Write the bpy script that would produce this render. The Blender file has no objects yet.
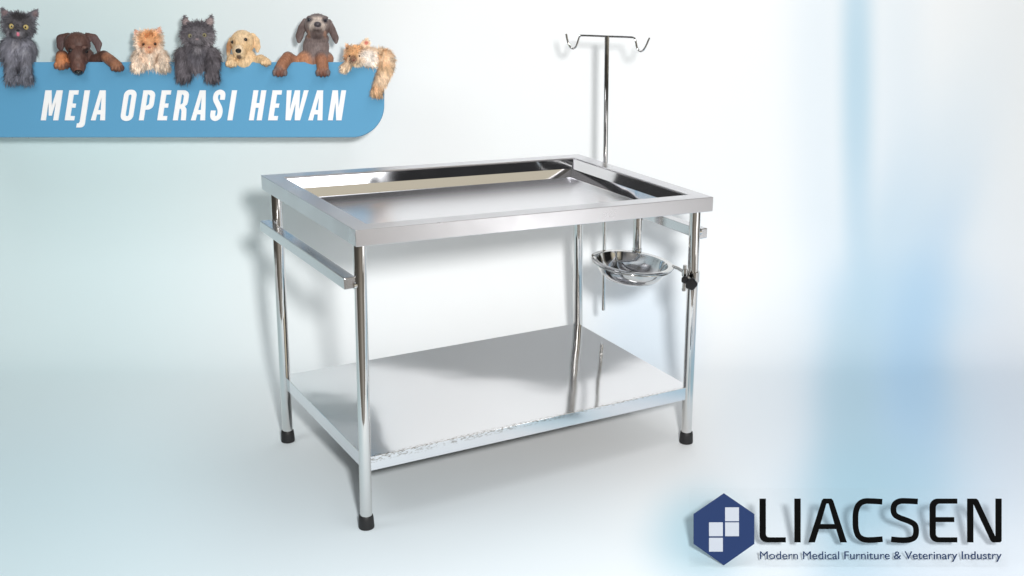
import bpy, bmesh, math, random
from mathutils import Vector, Matrix, Euler
from mathutils.bvhtree import BVHTree
random.seed(7)
sc = bpy.context.scene
COL = sc.collection

# ------------------------------------------------------------------ helpers
def srgb(r, g, b):
    f = lambda c: (c / 12.92 if c <= 0.04045 else ((c + 0.055) / 1.055) ** 2.4)
    return (f(r / 255), f(g / 255), f(b / 255), 1.0)

def tag(o, label=None, cat=None, group=None, kind=None):
    if label: o['label'] = label
    if cat: o['category'] = cat
    if group: o['group'] = group
    if kind: o['kind'] = kind
    return o

def empty(name, loc=(0, 0, 0), rot=(0, 0, 0)):
    o = bpy.data.objects.new(name, None)
    o.empty_display_size = 0.05
    COL.objects.link(o)
    o.location = loc
    o.rotation_euler = rot
    return o

def obj(name, bm, mats, parent=None, smooth=False, angle=None):
    me = bpy.data.meshes.new(name)
    bm.normal_update()
    bm.to_mesh(me)
    bm.free()
    if not isinstance(mats, (list, tuple)): mats = [mats]
    for m in mats: me.materials.append(m)
    if smooth:
        for p in me.polygons: p.use_smooth = True
        if angle:
            try: me.set_sharp_from_angle(angle=angle)
            except Exception: pass
    o = bpy.data.objects.new(name, me)
    COL.objects.link(o)
    if parent: o.parent = parent
    return o

def bevel(o, w, seg=2):
    m = o.modifiers.new('bevel', 'BEVEL')
    m.width = w; m.segments = seg; m.limit_method = 'ANGLE'; m.angle_limit = math.radians(40)
    return o

def add_box(bm, c, s, rot=None):
    M = Matrix.Translation(c) @ (rot.to_4x4() if rot else Matrix.Identity(4)) @ Matrix.Diagonal((s[0], s[1], s[2], 1))
    bmesh.ops.create_cube(bm, size=1, matrix=M)

def add_tube(bm, pts, rad, n=20, caps=True):
    pts = [Vector(p) for p in pts]
    rads = rad if isinstance(rad, (list, tuple)) else [rad] * len(pts)
    rings = []
    ref = None
    for i, p in enumerate(pts):
        a = pts[max(0, i - 1)]; b = pts[min(len(pts) - 1, i + 1)]
        t = (b - a).normalized()
        if ref is None:
            ref = Vector((1, 0, 0)) if abs(t.x) < 0.9 else Vector((0, 1, 0))
        u = (ref - t * ref.dot(t)).normalized()
        ref = u
        w = t.cross(u)
        rings.append([bm.verts.new(p + (u * math.cos(2 * math.pi * k / n) + w * math.sin(2 * math.pi * k / n)) * rads[i]) for k in range(n)])
    for r0, r1 in zip(rings, rings[1:]):
        for k in range(n):
            bm.faces.new((r0[k], r0[(k + 1) % n], r1[(k + 1) % n], r1[k]))
    if caps:
        bm.faces.new(rings[0][::-1]); bm.faces.new(rings[-1])

def add_lathe(bm, c, prof, n=48, tilt=None, close=False):
    c = Vector(c); rings = []
    for r, z in prof:
        ring = []
        for k in range(n):
            v = Vector((r * math.cos(2 * math.pi * k / n), r * math.sin(2 * math.pi * k / n), z))
            if tilt: v = tilt @ v
            ring.append(bm.verts.new(c + v))
        rings.append(ring)
    prs = list(zip(rings, rings[1:]))
    if close: prs.append((rings[-1], rings[0]))
    for r0, r1 in prs:
        for k in range(n):
            bm.faces.new((r0[k], r0[(k + 1) % n], r1[(k + 1) % n], r1[k]))
    if not close:
        bm.faces.new(rings[0][::-1]); bm.faces.new(rings[-1])

# ------------------------------------------------------------------ materials
def new_mat(name):
    m = bpy.data.materials.new(name); m.use_nodes = True
    return m, m.node_tree.nodes, m.node_tree.links, m.node_tree.nodes['Principled BSDF']

def plain(name, col, rough=0.5, spec=0.5, metal=0.0, noise=0.0, scale=40):
    m, N, L, b = new_mat(name)
    b.inputs['Base Color'].default_value = col
    b.inputs['Roughness'].default_value = rough
    b.inputs['Specular IOR Level'].default_value = spec
    b.inputs['Metallic'].default_value = metal
    if noise:
        tc = N.new('ShaderNodeTexCoord'); n = N.new('ShaderNodeTexNoise')
        n.inputs['Scale'].default_value = scale; n.inputs['Detail'].default_value = 5
        L.new(tc.outputs['Object'], n.inputs['Vector'])
        mr = N.new('ShaderNodeMapRange')
        mr.inputs['To Min'].default_value = 1 - noise; mr.inputs['To Max'].default_value = 1 + noise
        L.new(n.outputs['Fac'], mr.inputs['Value'])
        hs = N.new('ShaderNodeHueSaturation'); hs.inputs['Color'].default_value = col
        L.new(mr.outputs[0], hs.inputs['Value']); L.new(hs.outputs[0], b.inputs['Base Color'])
    return m

def steel(name, col, rough, wave=0.0, wave_scale=4.0, brush=0.0, brush_axis=0, rough_var=0.0):
    m, N, L, b = new_mat(name)
    b.inputs['Base Color'].default_value = col
    b.inputs['Metallic'].default_value = 1.0
    b.inputs['Roughness'].default_value = rough
    tc = N.new('ShaderNodeTexCoord')
    last = None
    if brush:
        mp = N.new('ShaderNodeMapping')
        sc3 = [260, 260, 260]; sc3[brush_axis] = 5
        mp.inputs['Scale'].default_value = sc3
        L.new(tc.outputs['Object'], mp.inputs['Vector'])
        n = N.new('ShaderNodeTexNoise'); n.inputs['Scale'].default_value = 1; n.inputs['Detail'].default_value = 3
        L.new(mp.outputs[0], n.inputs['Vector'])
        bp = N.new('ShaderNodeBump'); bp.inputs['Strength'].default_value = brush; bp.inputs['Distance'].default_value = 0.0004
        L.new(n.outputs['Fac'], bp.inputs['Height']); last = bp
    if wave:
        n2 = N.new('ShaderNodeTexNoise'); n2.inputs['Scale'].default_value = wave_scale; n2.inputs['Detail'].default_value = 1.5
        L.new(tc.outputs['Object'], n2.inputs['Vector'])
        bp2 = N.new('ShaderNodeBump'); bp2.inputs['Strength'].default_value = 1.0; bp2.inputs['Distance'].default_value = wave
        L.new(n2.outputs['Fac'], bp2.inputs['Height'])
        if last: L.new(last.outputs[0], bp2.inputs['Normal'])
        last = bp2
    if last: L.new(last.outputs[0], b.inputs['Normal'])
    if rough_var:
        n3 = N.new('ShaderNodeTexNoise'); n3.inputs['Scale'].default_value = 9; n3.inputs['Detail'].default_value = 6
        L.new(tc.outputs['Object'], n3.inputs['Vector'])
        mr = N.new('ShaderNodeMapRange'); mr.inputs['From Min'].default_value = .3; mr.inputs['From Max'].default_value = .7
        mr.inputs['To Min'].default_value = max(0.02, rough - rough_var); mr.inputs['To Max'].default_value = rough + rough_var
        L.new(n3.outputs['Fac'], mr.inputs['Value']); L.new(mr.outputs[0], b.inputs['Roughness'])
    return m

M_RIM = steel('brushed_steel', (.72, .712, .735, 1), .31, wave=.0012, wave_scale=5, brush=.08, brush_axis=0, rough_var=.05)
M_WELL = steel('polished_well_steel', (.72, .715, .73, 1), .07, wave=.006, wave_scale=3.5, rough_var=.03)
M_TRAYF = steel('satin_tray_steel', (.90, .89, .915, 1), .24, wave=.0006, wave_scale=2.2)
M_SHELF = steel('polished_shelf_steel', (.82, .815, .83, 1), .09, wave=.003, wave_scale=3.2, rough_var=.015)
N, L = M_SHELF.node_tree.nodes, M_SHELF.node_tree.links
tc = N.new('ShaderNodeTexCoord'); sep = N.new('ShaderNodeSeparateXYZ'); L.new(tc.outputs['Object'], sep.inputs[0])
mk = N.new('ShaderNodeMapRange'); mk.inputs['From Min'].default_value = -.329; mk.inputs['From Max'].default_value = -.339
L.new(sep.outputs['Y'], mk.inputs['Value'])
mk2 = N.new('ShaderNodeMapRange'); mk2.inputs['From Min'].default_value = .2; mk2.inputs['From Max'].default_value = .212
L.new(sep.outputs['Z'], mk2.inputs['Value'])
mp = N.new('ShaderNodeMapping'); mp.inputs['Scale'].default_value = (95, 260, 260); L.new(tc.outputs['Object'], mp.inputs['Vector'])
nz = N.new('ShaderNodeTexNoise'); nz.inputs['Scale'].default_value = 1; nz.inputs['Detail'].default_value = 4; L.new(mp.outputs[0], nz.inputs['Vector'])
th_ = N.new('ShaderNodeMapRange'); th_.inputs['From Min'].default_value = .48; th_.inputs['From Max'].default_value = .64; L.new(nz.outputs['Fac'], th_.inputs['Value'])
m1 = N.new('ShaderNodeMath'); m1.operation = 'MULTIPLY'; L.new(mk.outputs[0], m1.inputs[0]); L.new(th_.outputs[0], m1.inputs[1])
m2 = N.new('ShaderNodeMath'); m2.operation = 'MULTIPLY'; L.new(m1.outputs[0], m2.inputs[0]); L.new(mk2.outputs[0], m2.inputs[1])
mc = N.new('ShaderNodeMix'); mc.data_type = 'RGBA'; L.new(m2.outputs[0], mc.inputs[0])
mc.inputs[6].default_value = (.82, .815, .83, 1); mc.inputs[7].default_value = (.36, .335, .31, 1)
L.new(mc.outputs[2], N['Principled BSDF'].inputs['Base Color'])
M_CHROME = steel('chrome_tube', (.70, .69, .675, 1), .06, wave=.0006, wave_scale=14)
M_RAIL = steel('satin_rail_steel', (.68, .675, .69, 1), .22, brush=.2, brush_axis=1)
M_BOWL = steel('polished_basin_steel', (.66, .655, .65, 1), .06, wave=.0008, wave_scale=12)
M_RUBBER = plain('black_rubber', (.012, .012, .013, 1), .55, .4, noise=.2, scale=90)
M_KNOB = plain('black_plastic', (.008, .008, .009, 1), .28, .5)
M_BLUE = plain('sign_blue', srgb(93, 159, 198), .6, .3, noise=.03, scale=3)
M_WHITE = plain('sign_white', (.93, .93, .93, 1), .5, .3)
M_NAVY = plain('emblem_navy', srgb(27, 47, 88), .6, .15)
M_PALE = plain('emblem_pale', srgb(172, 178, 188), .6, .3)
M_BLACK = plain('letter_black', (.002, .002, .002, 1), .8, .05)
M_SLATE = plain('tagline_slate', srgb(38, 54, 86), .7, .1)
M_BRACKET = plain('bracket_white', (.78, .8, .81, 1), .5, .3)

m, N, L, b = new_mat('clear_acrylic')
tr = N.new('ShaderNodeBsdfTransparent'); tr.inputs['Color'].default_value = (1, 1, 1, 1)
gl = N.new('ShaderNodeBsdfGlossy'); gl.inputs['Roughness'].default_value = .02
mx = N.new('ShaderNodeMixShader'); mx.inputs[0].default_value = .012
L.new(tr.outputs[0], mx.inputs[1]); L.new(gl.outputs[0], mx.inputs[2])
L.new(mx.outputs[0], N['Material Output'].inputs['Surface'])
M_CLEAR = m

# ------------------------------------------------------------------ camera
PIT, CZ, F = .3098, 1.7108, 1177.7
CX, CY = 507.67, 286.88
cam = bpy.data.cameras.new('camera'); camo = bpy.data.objects.new('camera', cam); COL.objects.link(camo)
camo.location = (0, 0, CZ); camo.rotation_euler = (math.pi / 2 - PIT, 0, 0)
cam.sensor_width = 36; cam.lens = 36 * F / 1024
cam.shift_x = 4.33 / 1024; cam.shift_y = -1.12 / 1024
cam.clip_end = 200; cam.clip_start = .05
sc.camera = camo
FWD = Vector((0, math.cos(PIT), -math.sin(PIT))); UP = Vector((0, math.sin(PIT), math.cos(PIT))); RT = Vector((1, 0, 0))

# ------------------------------------------------------------------ backdrop: printed studio sweep (floor curving up to a wall)
YF, RR = 4.25, .5
PATCHES = [
    (-1.881, 5.871, 1.2, 0.906, 0.731, (220, 241, 242), 0.85),
    (-1.989, 4.535, 1.924, 1.506, 0.739, (220, 239, 242), 0.8),
    (-1.362, 2.978, -0.626, 0.839, 0.575, (206, 230, 237), 0.85),
    (-0.822, 5.793, 1.502, 0.584, 0.277, (228, 238, 241), 0.5),
    (-0.22, 2.95, -0.054, 0.652, 0.442, (222, 235, 242), 0.7),
    (0.536, 4.482, 1.451, 0.322, 0.181, (216, 232, 246), 0.7),
    (1.252, 5.597, 1.654, 0.6, 0.104, (234, 243, 250), 0.8),
    (1.553, 5.597, 1.673, 0.601, 0.096, (236, 244, 250), 0.8),
    (1.404, 5.557, 1.662, 0.644, 0.052, (192, 220, 236), 0.92),
    (1.617, 3.643, 1.169, 0.948, 0.267, (222, 233, 246), 0.9),
    (1.645, 4.678, 0.055, 0.249, 0.134, (210, 230, 246), 0.8),
    (1.251, 3.723, 1.266, 1.261, 0.331, (214, 231, 244), 0.75),
    (1.355, 3.894, 1.266, 1.052, 0.206, (180, 214, 236), 0.7),
    (1.175, 3.723, 1.299, 0.86, 0.093, (176, 210, 225), 0.5),
    (1.556, 4.177, 1.255, 0.635, 0.095, (172, 210, 241), 0.55),
    (1.106, 3.249, 1.149, 0.311, 0.173, (172, 209, 226), 0.65),
    (0.561, 3.006, 1.364, 0.231, 0.113, (174, 211, 225), 0.8),
    (0.889, 3.807, 1.357, 0.525, 0.124, (236, 243, 249), 0.6),
    (0.742, 2.95, 1.296, 0.193, 0.093, (234, 242, 248), 0.6),
    (1.291, 2.869, 0.589, 0.224, 0.155, (228, 237, 246), 0.8),
]
m, N, L, b = new_mat('printed_backdrop')
b.inputs['Roughness'].default_value = .85
b.inputs['Specular IOR Level'].default_value = .1
uvn = N.new('ShaderNodeUVMap'); uvn.uv_map = 'surface'
PG = 1.0
def pc(c): 
    v = srgb(*c); return (v[0] * PG, v[1] * PG, v[2] * PG, 1)
prev = None
for u, v, th, s1, s2, colr, a in PATCHES:
    mp = N.new('ShaderNodeMapping'); mp.vector_type = 'TEXTURE'
    mp.inputs['Location'].default_value = (u, v, 0); mp.inputs['Rotation'].default_value = (0, 0, th)
    mp.inputs['Scale'].default_value = (s1, s2, 1)
    L.new(uvn.outputs[0], mp.inputs['Vector'])
    ln = N.new('ShaderNodeVectorMath'); ln.operation = 'LENGTH'; L.new(mp.outputs[0], ln.inputs[0])
    mr = N.new('ShaderNodeMapRange'); mr.interpolation_type = 'SMOOTHERSTEP'
    mr.inputs['From Min'].default_value = 0; mr.inputs['From Max'].default_value = 2.3
    mr.inputs['To Min'].default_value = a; mr.inputs['To Max'].default_value = 0
    L.new(ln.outputs['Value'], mr.inputs['Value'])
    mx = N.new('ShaderNodeMix'); mx.data_type = 'RGBA'
    L.new(mr.outputs[0], mx.inputs[0])
    if prev is None: mx.inputs[6].default_value = pc((250, 252, 253))
    else: L.new(prev, mx.inputs[6])
    mx.inputs[7].default_value = pc(colr)
    prev = mx.outputs[2]
L.new(prev, b.inputs['Base Color'])
M_BACK = m
bm = bmesh.new(); uvl = bm.loops.layers.uv.new('surface')
prof = [(2.3 + 1.95 * i / 12, 0) for i in range(13)]
prof += [(YF + RR * math.sin(a), RR - RR * math.cos(a)) for a in [math.pi / 2 * i / 24 for i in range(1, 25)]]
prof += [(YF + RR, RR + 1.12 * i / 10) for i in range(1, 11)]
vv = [2.3]
for (y0, z0), (y1, z1) in zip(prof, prof[1:]): vv.append(vv[-1] + math.hypot(y1 - y0, z1 - z0))
xs = [-3 + 6 * i / 12 for i in range(13)]
g = [[bm.verts.new((x, y, z)) for x in xs] for y, z in prof]
for i in range(len(prof) - 1):
    for j in range(12):
        f = bm.faces.new((g[i][j], g[i][j + 1], g[i + 1][j + 1], g[i + 1][j]))
        f.smooth = True
        for lp, (ii, jj) in zip(f.loops, ((i, j), (i, j + 1), (i + 1, j + 1), (i + 1, j))):
            lp[uvl].uv = (xs[jj], vv[ii])
back = obj('backdrop', bm, M_BACK, smooth=True)
tag(back, 'pale blue and white blurred backdrop sweeping from floor up to wall', 'backdrop', kind='structure')

M_DARK_REFLECT = plain('dark_reflection_paint', (.13, .115, .095, 1), .6, .3, noise=.25, scale=3)  # unseen dark floor, put in so the steel legs mirror dark bands
bm = bmesh.new()
f = bm.faces.new([bm.verts.new(p) for p in ((-9, -7, -.006), (9, -7, -.006), (9, 6, -.006), (-9, 6, -.006))])
tag(obj('dark_reflection_floor', bm, M_DARK_REFLECT), 'added unseen dark grey brown floor for dark reflections in the steel', 'floor', kind='structure')

# ------------------------------------------------------------------ operating table
W, D, H, TH = 1.2, .7746, .883, .046
YAW = .5165
TX, TY = -.0425, .0012
AX, AY = -.0168, .0178
table = empty('operating_table', (-.0704, 3.6289, 0), (0, 0, YAW))
tag(table, 'stainless steel animal operating table with sunken tray top and lower shelf', 'table')
hx, hy = W / 2, D / 2
def rect(bm, ins, z, tilt=True):
    return [bm.verts.new((x, y, z + (TX * x + TY * y if tilt else 0))) for x, y in
            ((-hx + ins, -hy + ins), (hx - ins, -hy + ins), (hx - ins, hy - ins), (-hx + ins, hy - ins))]
def bridge(bm, a, c):
    for k in range(4): bm.faces.new((a[k], a[(k + 1) % 4], c[(k + 1) % 4], c[k]))
RW = .056
bm = bmesh.new()
lo = [rect(bm, i, z) for i, z in ((.014, H - TH), (0, H - TH), (0, H), (RW, H), (RW, H - .004), (RW - .002, H - .004), (.0025, H - .004), (.0025, H - TH + .0025), (.014, H - TH + .0025))]
for a, c in zip(lo, lo[1:] + lo[:1]): bridge(bm, a, c)
bmesh.ops.recalc_face_normals(bm, faces=bm.faces)
bevel(obj('tray_rim', bm, M_RIM, table), .0022, 2)
bm = bmesh.new()
TD = .064
lo = [rect(bm, i, z) for i, z in ((RW - .02, H - .0045), (RW + .0005, H - .0045), (RW + .028, H - .033), (RW + .0365, H - TD))]
for a, c in zip(lo, lo[1:]): bridge(bm, a, c)
fl_face = bm.faces.new(lo[-1]); fl_face.material_index = 1
bmesh.ops.recalc_face_normals(bm, faces=bm.faces)
o = obj('tray_well', bm, [M_WELL, M_TRAYF], table)
sd = o.modifiers.new('sheet', 'SOLIDIFY'); sd.thickness = .002; sd.offset = -1 
bevel(o, .006, 3)

lx, ly = hx - .0309, hy - .0476
GX, GY = -.0128, .0035
zs, ths = .2213, .044
ztop = lambda x, y: H - TH + TX * x + TY * y
LR = .0175
legpos = {}
for i, j in ((-1, -1), (1, -1), (1, 1), (-1, 1)):
    top = Vector((i * lx, j * ly, ztop(i * lx, j * ly) + .03))
    bot = Vector((i * (lx - GX), j * (ly - GY), .012))
    legpos[(i, j)] = (top, bot)
    bm = bmesh.new(); add_tube(bm, [top, top.lerp(bot, .5), bot], LR, 32)
    lg = obj('leg', bm, M_CHROME, table, True, math.radians(40))
    bm = bmesh.new()
    add_lathe(bm, (bot.x, bot.y, 0), [(.019, 0), (.0228, .002), (.0232, .006), (.0218, .03), (.0205, .0395), (.0192, .0415), (.0176, .0415)], 32)
    obj('rubber_foot', bm, M_RUBBER, lg, True, math.radians(50))
def leg_at(i, j, z):
    t, b_ = legpos[(i, j)]
    return t.lerp(b_, (t.z - z) / (t.z - b_.z))

# shelf: folded sheet with a turned down lip
def shz(x, y): return zs + AX * x + AY * y
bm = bmesh.new()
sx_, sy_ = lx + .012, ly + .004
def srect(ix, z): 
    return [bm.verts.new((x, y, shz(x, y) + z)) for x, y in ((-sx_ + ix, -sy_ + ix), (sx_ - ix, -sy_ + ix), (sx_ - ix, sy_ - ix), (-sx_ + ix, sy_ - ix))]
r = [srect(.014, -ths), srect(0, -ths), srect(0, 0)]
bridge(bm, r[0], r[1]); bridge(bm, r[1], r[2]); bm.faces.new(r[2])
bmesh.ops.recalc_face_normals(bm, faces=bm.faces)
shelf = obj('shelf', bm, M_SHELF, table)
sd = shelf.modifiers.new('sheet', 'SOLIDIFY'); sd.thickness = .002; sd.offset = -1
bevel(shelf, .0035, 3)

# side rails: square tube outside the legs
for i in (-1, 1):
    z = .742 if i < 0 else .735
    xx = i * (lx + LR + .0165)
    bm = bmesh.new()
    add_box(bm, (xx, .012, z + TX * xx * .3), (.034, 2 * ly + .03, .033))
    o = bevel(obj('side_rail', bm, M_RAIL, table), .0025, 2)
    for j in (-1, 1):
        p = leg_at(i, j, z)
        bm = bmesh.new()
        add_tube(bm, [(p.x + i * .012, p.y, z), (p.x + i * .022, p.y, z)], .011, 14)
        obj('spacer', bm, M_CHROME, o, True, math.radians(40))

# local frame conversion
def tl(p):
    p = Vector(p) - Vector((-.0704, 3.6289, 0)); c, s = math.cos(-YAW), math.sin(-YAW)
    return Vector((p.x * c - p.y * s, p.x * s + p.y * c, p.z))

# drip stand
pb, pt = tl((.3592, 4.178, .2824)), tl((.3464, 4.178, 1.2915))
pm = pb.lerp(pt, .5)
bm = bmesh.new()
jn = pb.lerp(pt, .40)
add_tube(bm, [pb, jn.lerp(pb, .01)], .0069, 16)
add_tube(bm, [jn, pt], .0087, 18)
add_tube(bm, [jn.lerp(pb, .03), jn.lerp(pt, .015)], .0098, 18)
pole = obj('drip_pole', bm, M_CHROME, table, True, math.radians(40))
for sgn in (-1, 1):
    pts = [(0, 0), (.09, 0), (.098, -.003), (.103, -.013), (.109, -.032), (.114, -.042), (.122, -.0465), (.131, -.044), (.138, -.034), (.144, -.018), (.149, .004)]
    if sgn > 0:
        pts = [(0, 0), (.09, 0), (.098, -.003), (.103, -.013), (.108, -.032), (.113, -.042), (.121, -.0465), (.130, -.043), (.138, -.032), (.145, -.016), (.152, .001)]
    d = Vector((math.cos(-.35 - YAW), math.sin(-.35 - YAW), 0))
    bm = bmesh.new()
    sm = []
    V = [pt + d * (sgn * a) + Vector((0, 0, c_ - .001)) for a, c_ in pts]
    for k in range(len(V) - 1):
        p0, p1, p2, p3 = V[max(k - 1, 0)], V[k], V[k + 1], V[min(k + 2, len(V) - 1)]
        for q in range(5):
            t = q / 5
            sm.append(.5 * ((2 * p1) + (p2 - p0) * t + (2 * p0 - 5 * p1 + 4 * p2 - p3) * t * t + (3 * p1 - p0 - 3 * p2 + p3) * t ** 3))
    sm.append(V[-1])
    add_tube(bm, sm, .0037, 12)
    obj('hook', bm, M_CHROME, pole, True, math.radians(50))
# clamps of the drip stand on the side rail
for z in (.735, .80):
    c = pb.lerp(pt, (z - pb.z) / (pt.z - pb.z))
    bm = bmesh.new()
    add_box(bm, (c.x - .014, c.y, z), (.036, .022, .022))
    bevel(obj('pole_clamp', bm, M_RAIL, pole), .002)

# drain spout under the tray
sp = tl((.4375, 3.83, 0))
bm = bmesh.new()
z0 = ztop(sp.x, sp.y) + TH - TD - .001
add_lathe(bm, (sp.x, sp.y, 0), [(.013, .603), (.0165, .603), (.0165, .622), (.0148, .624), (.0148, z0), (.012, z0), (.012, .605)], 28)
obj('drain_spout', bm, M_CHROME, table, True, math.radians(35))

# swing arm with basin ring, clamped on the right front leg
kp = leg_at(1, -1, .60)
BC = Vector((.4055, 3.675, .6185))
tilt = Euler((math.radians(0), math.radians(6), 0)).to_matrix()
BR_ = .129
bcl = tl(BC)
rim_pt = BC + tilt @ Vector((BR_ + .006, 0, 0))
rl = tl(rim_pt)
bm = bmesh.new()
armv = tl((.566, 3.600, .607))
add_tube(bm, [rl, rl.lerp(armv, .5) + Vector((0, 0, .002)), armv], [.006, .0062, .0065], 14)
add_tube(bm, [(armv.x, armv.y, .545), (armv.x, armv.y, .632)], .0062, 16)
add_tube(bm, [(armv.x, armv.y, .596), (armv.x, armv.y, .618)], .0095, 16)
add_tube(bm, [(armv.x, armv.y, .548), (armv.x, armv.y, .553)], .0075, 16)
dirv = (kp - armv); dirv.z = 0
add_tube(bm, [Vector((armv.x, armv.y, .588)), Vector((armv.x, armv.y, .588)) + dirv], .008, 14)
arm = obj('basin_arm', bm, M_CHROME, table, True, math.radians(40))
# holding ring
bm = bmesh.new()
inv = Matrix.Rotation(-YAW, 3, 'Z')
ringp = [(BR_ + .001 + .0032 * math.cos(a), -.006 + .0032 * math.sin(a)) for a in [2 * math.pi * k / 8 for k in range(8)]]
add_lathe(bm, bcl, ringp, 64, inv @ tilt, close=True)
obj('holding_ring', bm, M_CHROME, arm, True)
# collar on leg and black star knob
bm = bmesh.new(); add_tube(bm, [leg_at(1, -1, .572), leg_at(1, -1, .606)], LR + .004, 28)
obj('leg_collar', bm, M_CHROME, arm, True, math.radians(40))
kw = Vector((.5925, 3.6146, .578)) + Vector((-.004, -.0215, 0))
bm = bmesh.new()
Rk = Matrix.Rotation(math.radians(90), 3, 'X')
Rk = inv @ Matrix.Rotation(math.radians(-12), 3, 'Z') @ Rk
def knob_lathe(c, prof, lobes):
    n = 60; rings = []
    for r, z in prof:
        ring = []
        for k in range(n):
            a = 2 * math.pi * k / n
            rr = r * (1 + lobes * math.cos(5 * a))
            ring.append(bm.verts.new(c + Rk @ Vector((rr * math.cos(a), rr * math.sin(a), z))))
        rings.append(ring)
    for r0, r1 in zip(rings, rings[1:]):
        for k in range(n): bm.faces.new((r0[k], r0[(k + 1) % n], r1[(k + 1) % n], r1[k]))
    bm.faces.new(rings[0][::-1]); bm.faces.new(rings[-1])
kc = tl(kw)
knob_lathe(kc, [(.009, -.002), (.010, .012), (.017, .014), (.019, .018), (.019, .030), (.016, .034), (.004, .0345)], .07)
obj('knob', bm, M_KNOB, arm, True, math.radians(40))
bm = bmesh.new()
kc = tl(kw + Vector((-.021, -.002, .012)))
knob_lathe(kc, [(.006, -.002), (.007, .008), (.0105, .010), (.0115, .013), (.0115, .020), (.009, .023), (.002, .0235)], .05)
obj('knob', bm, M_KNOB, arm, True, math.radians(40))

# basin resting in the ring
basin = empty('basin', BC)
basin.rotation_euler = (0, math.radians(6), 0)
tag(basin, 'shallow round stainless steel basin held under the table on a swing arm', 'basin')
bm = bmesh.new()
out = [(.0, -.071), (.050, -.071), (.068, -.068), (.085, -.060), (.101, -.045), (.112, -.026), (.1165, -.008), (.1185, -.0015), (.1335, -.0002), (.136, .0012), (.1345, .0032), (.1165, .0022), (.1135, -.005), (.108, -.026), (.097, -.043), (.082, -.057), (.066, -.0645), (.050, -.0665), (.040, -.064), (.0, -.064)]
add_lathe(bm, (0, 0, 0), [(max(r_, .0008), z_ * .9) for r_, z_ in out], 72)
obj('bowl', bm, M_BOWL, basin, True, math.radians(60))
bm = bmesh.new()
add_lathe(bm, (0, 0, -.0595), [(.019, 0), (.019, .003), (.016, .0045), (.006, .003), (.002, .003)], 32)
obj('drain_plug', bm, M_RAIL, basin, True, math.radians(40))

# ------------------------------------------------------------------ lettering
def arc(cx, cy, r, a0, a1, n=6):
    return [(cx + r * math.cos(math.radians(a0 + (a1 - a0) * k / n)), cy + r * math.sin(math.radians(a0 + (a1 - a0) * k / n))) for k in range(n + 1)]
def rbox(x0, y0, x1, y1, r):
    return arc(x1 - r, y1 - r, r, 0, 90) + arc(x0 + r, y1 - r, r, 90, 180) + arc(x0 + r, y0 + r, r, 180, 270) + arc(x1 - r, y0 + r, r, 270, 360)
def E_(dx): return [[(x + dx, y) for x, y in ((64.9, 0), (74.4, 0), (74.4, 4.3), (70, 4.3), (70, 12.6), (73.7, 12.6), (73.7, 16.8), (70, 16.8), (70, 25.7), (74.4, 25.7), (74.4, 30), (64.9, 30))]]
def A_(dx): return [[(x + dx, y) for x, y in ((91, 0), (95.4, 30), (101.4, 30), (105.3, 0), (100.3, 0), (99.8, 5.9), (96.3, 5.9), (95.8, 0))],
                    [(x + dx, y) for x, y in ((96.8, 10.3), (99.4, 10.3), (98.2, 23))]]
TITLE = [
    [[(41, 0), (41, 30), (47.2, 30), (49.8, 14.5), (52.3, 30), (58.5, 30), (58.5, 0), (53.4, 0), (53.4, 18), (51.3, 4.7), (48.2, 4.7), (46.1, 18), (46.1, 0)]],
    E_(0),
    [[(80.2, 30), (85.6, 30), (85.6, -2)] + arc(81.6, -3.2, 4.0, 0, -90) + [(77.6, -7.2), (77.6, -3), (79.2, -3), (80.2, -1.5)]],
    A_(0),
    [rbox(120.2, -.6, 132.8, 30.6, 5.6), rbox(125.0, 4.2, 128.0, 25.8, 1.4)],
    [[(139, 0), (139, 30)] + arc(145.9, 24.4, 5.6, 90, 0) + arc(145.9, 16.2, 5.6, 0, -90) + [(143.9, 10.6), (143.9, 0)], [(143.9, 14.8), (143.9, 25.8), (145.2, 25.8), (146.6, 24.4), (146.6, 16.2), (145.2, 14.8)]],
    E_(92.5),
    [[(173, 0), (173, 30)] + arc(179.7, 24.4, 5.6, 90, 0) + [(185.3, 18.5), (184.6, 15.6), (182.8, 14)] + [(184.8, 11.5), (185.3, 8), (186, 0), (181, 0), (180.4, 9), (179.2, 11.6), (178, 11.6), (178, 0)], [(178, 16), (178, 25.8), (179.1, 25.8), (180.4, 24.4), (180.4, 17.4), (179.1, 16)]],
    A_(100),
    None,
    [[(227.5, 0), (232.6, 0), (232.6, 30), (227.5, 30)]],
    [[(249, 0), (253.9, 0), (253.9, 12.6), (256.8, 12.6), (256.8, 0), (261.9, 0), (261.9, 30), (256.8, 30), (256.8, 17.2), (253.9, 17.2), (253.9, 30), (249, 30)]],
    E_(203.2),
    [[(282.3, 30), (285.6, 0), (290.9, 0), (293, 17), (294.8, 0), (300.2, 0), (304.1, 30), (299.4, 30), (297.6, 10), (295.6, 30), (290.4, 30), (288.4, 10), (287.1, 30)]],
    A_(217.2),
    [[(328, 0), (328, 30), (333.4, 30), (336.8, 12.5), (336.8, 30), (341.6, 30), (341.6, 0), (336.3, 0), (332.8, 18), (332.8, 0)]],
]
def stroke(path, w):
    """outline of a thick polyline"""
    Lp, Rp = [], []
    n = len(path)
    for i, p in enumerate(path):
        a = Vector(path[max(0, i - 1)]); b_ = Vector(path[min(n - 1, i + 1)])
        t = (b_ - a).normalized(); nn = Vector((-t.y, t.x))
        ww = w[i] if isinstance(w, list) else w
        Lp.append(tuple(Vector(p) + nn * ww / 2)); Rp.append(tuple(Vector(p) - nn * ww / 2))
    return Lp + Rp[::-1]
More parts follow.
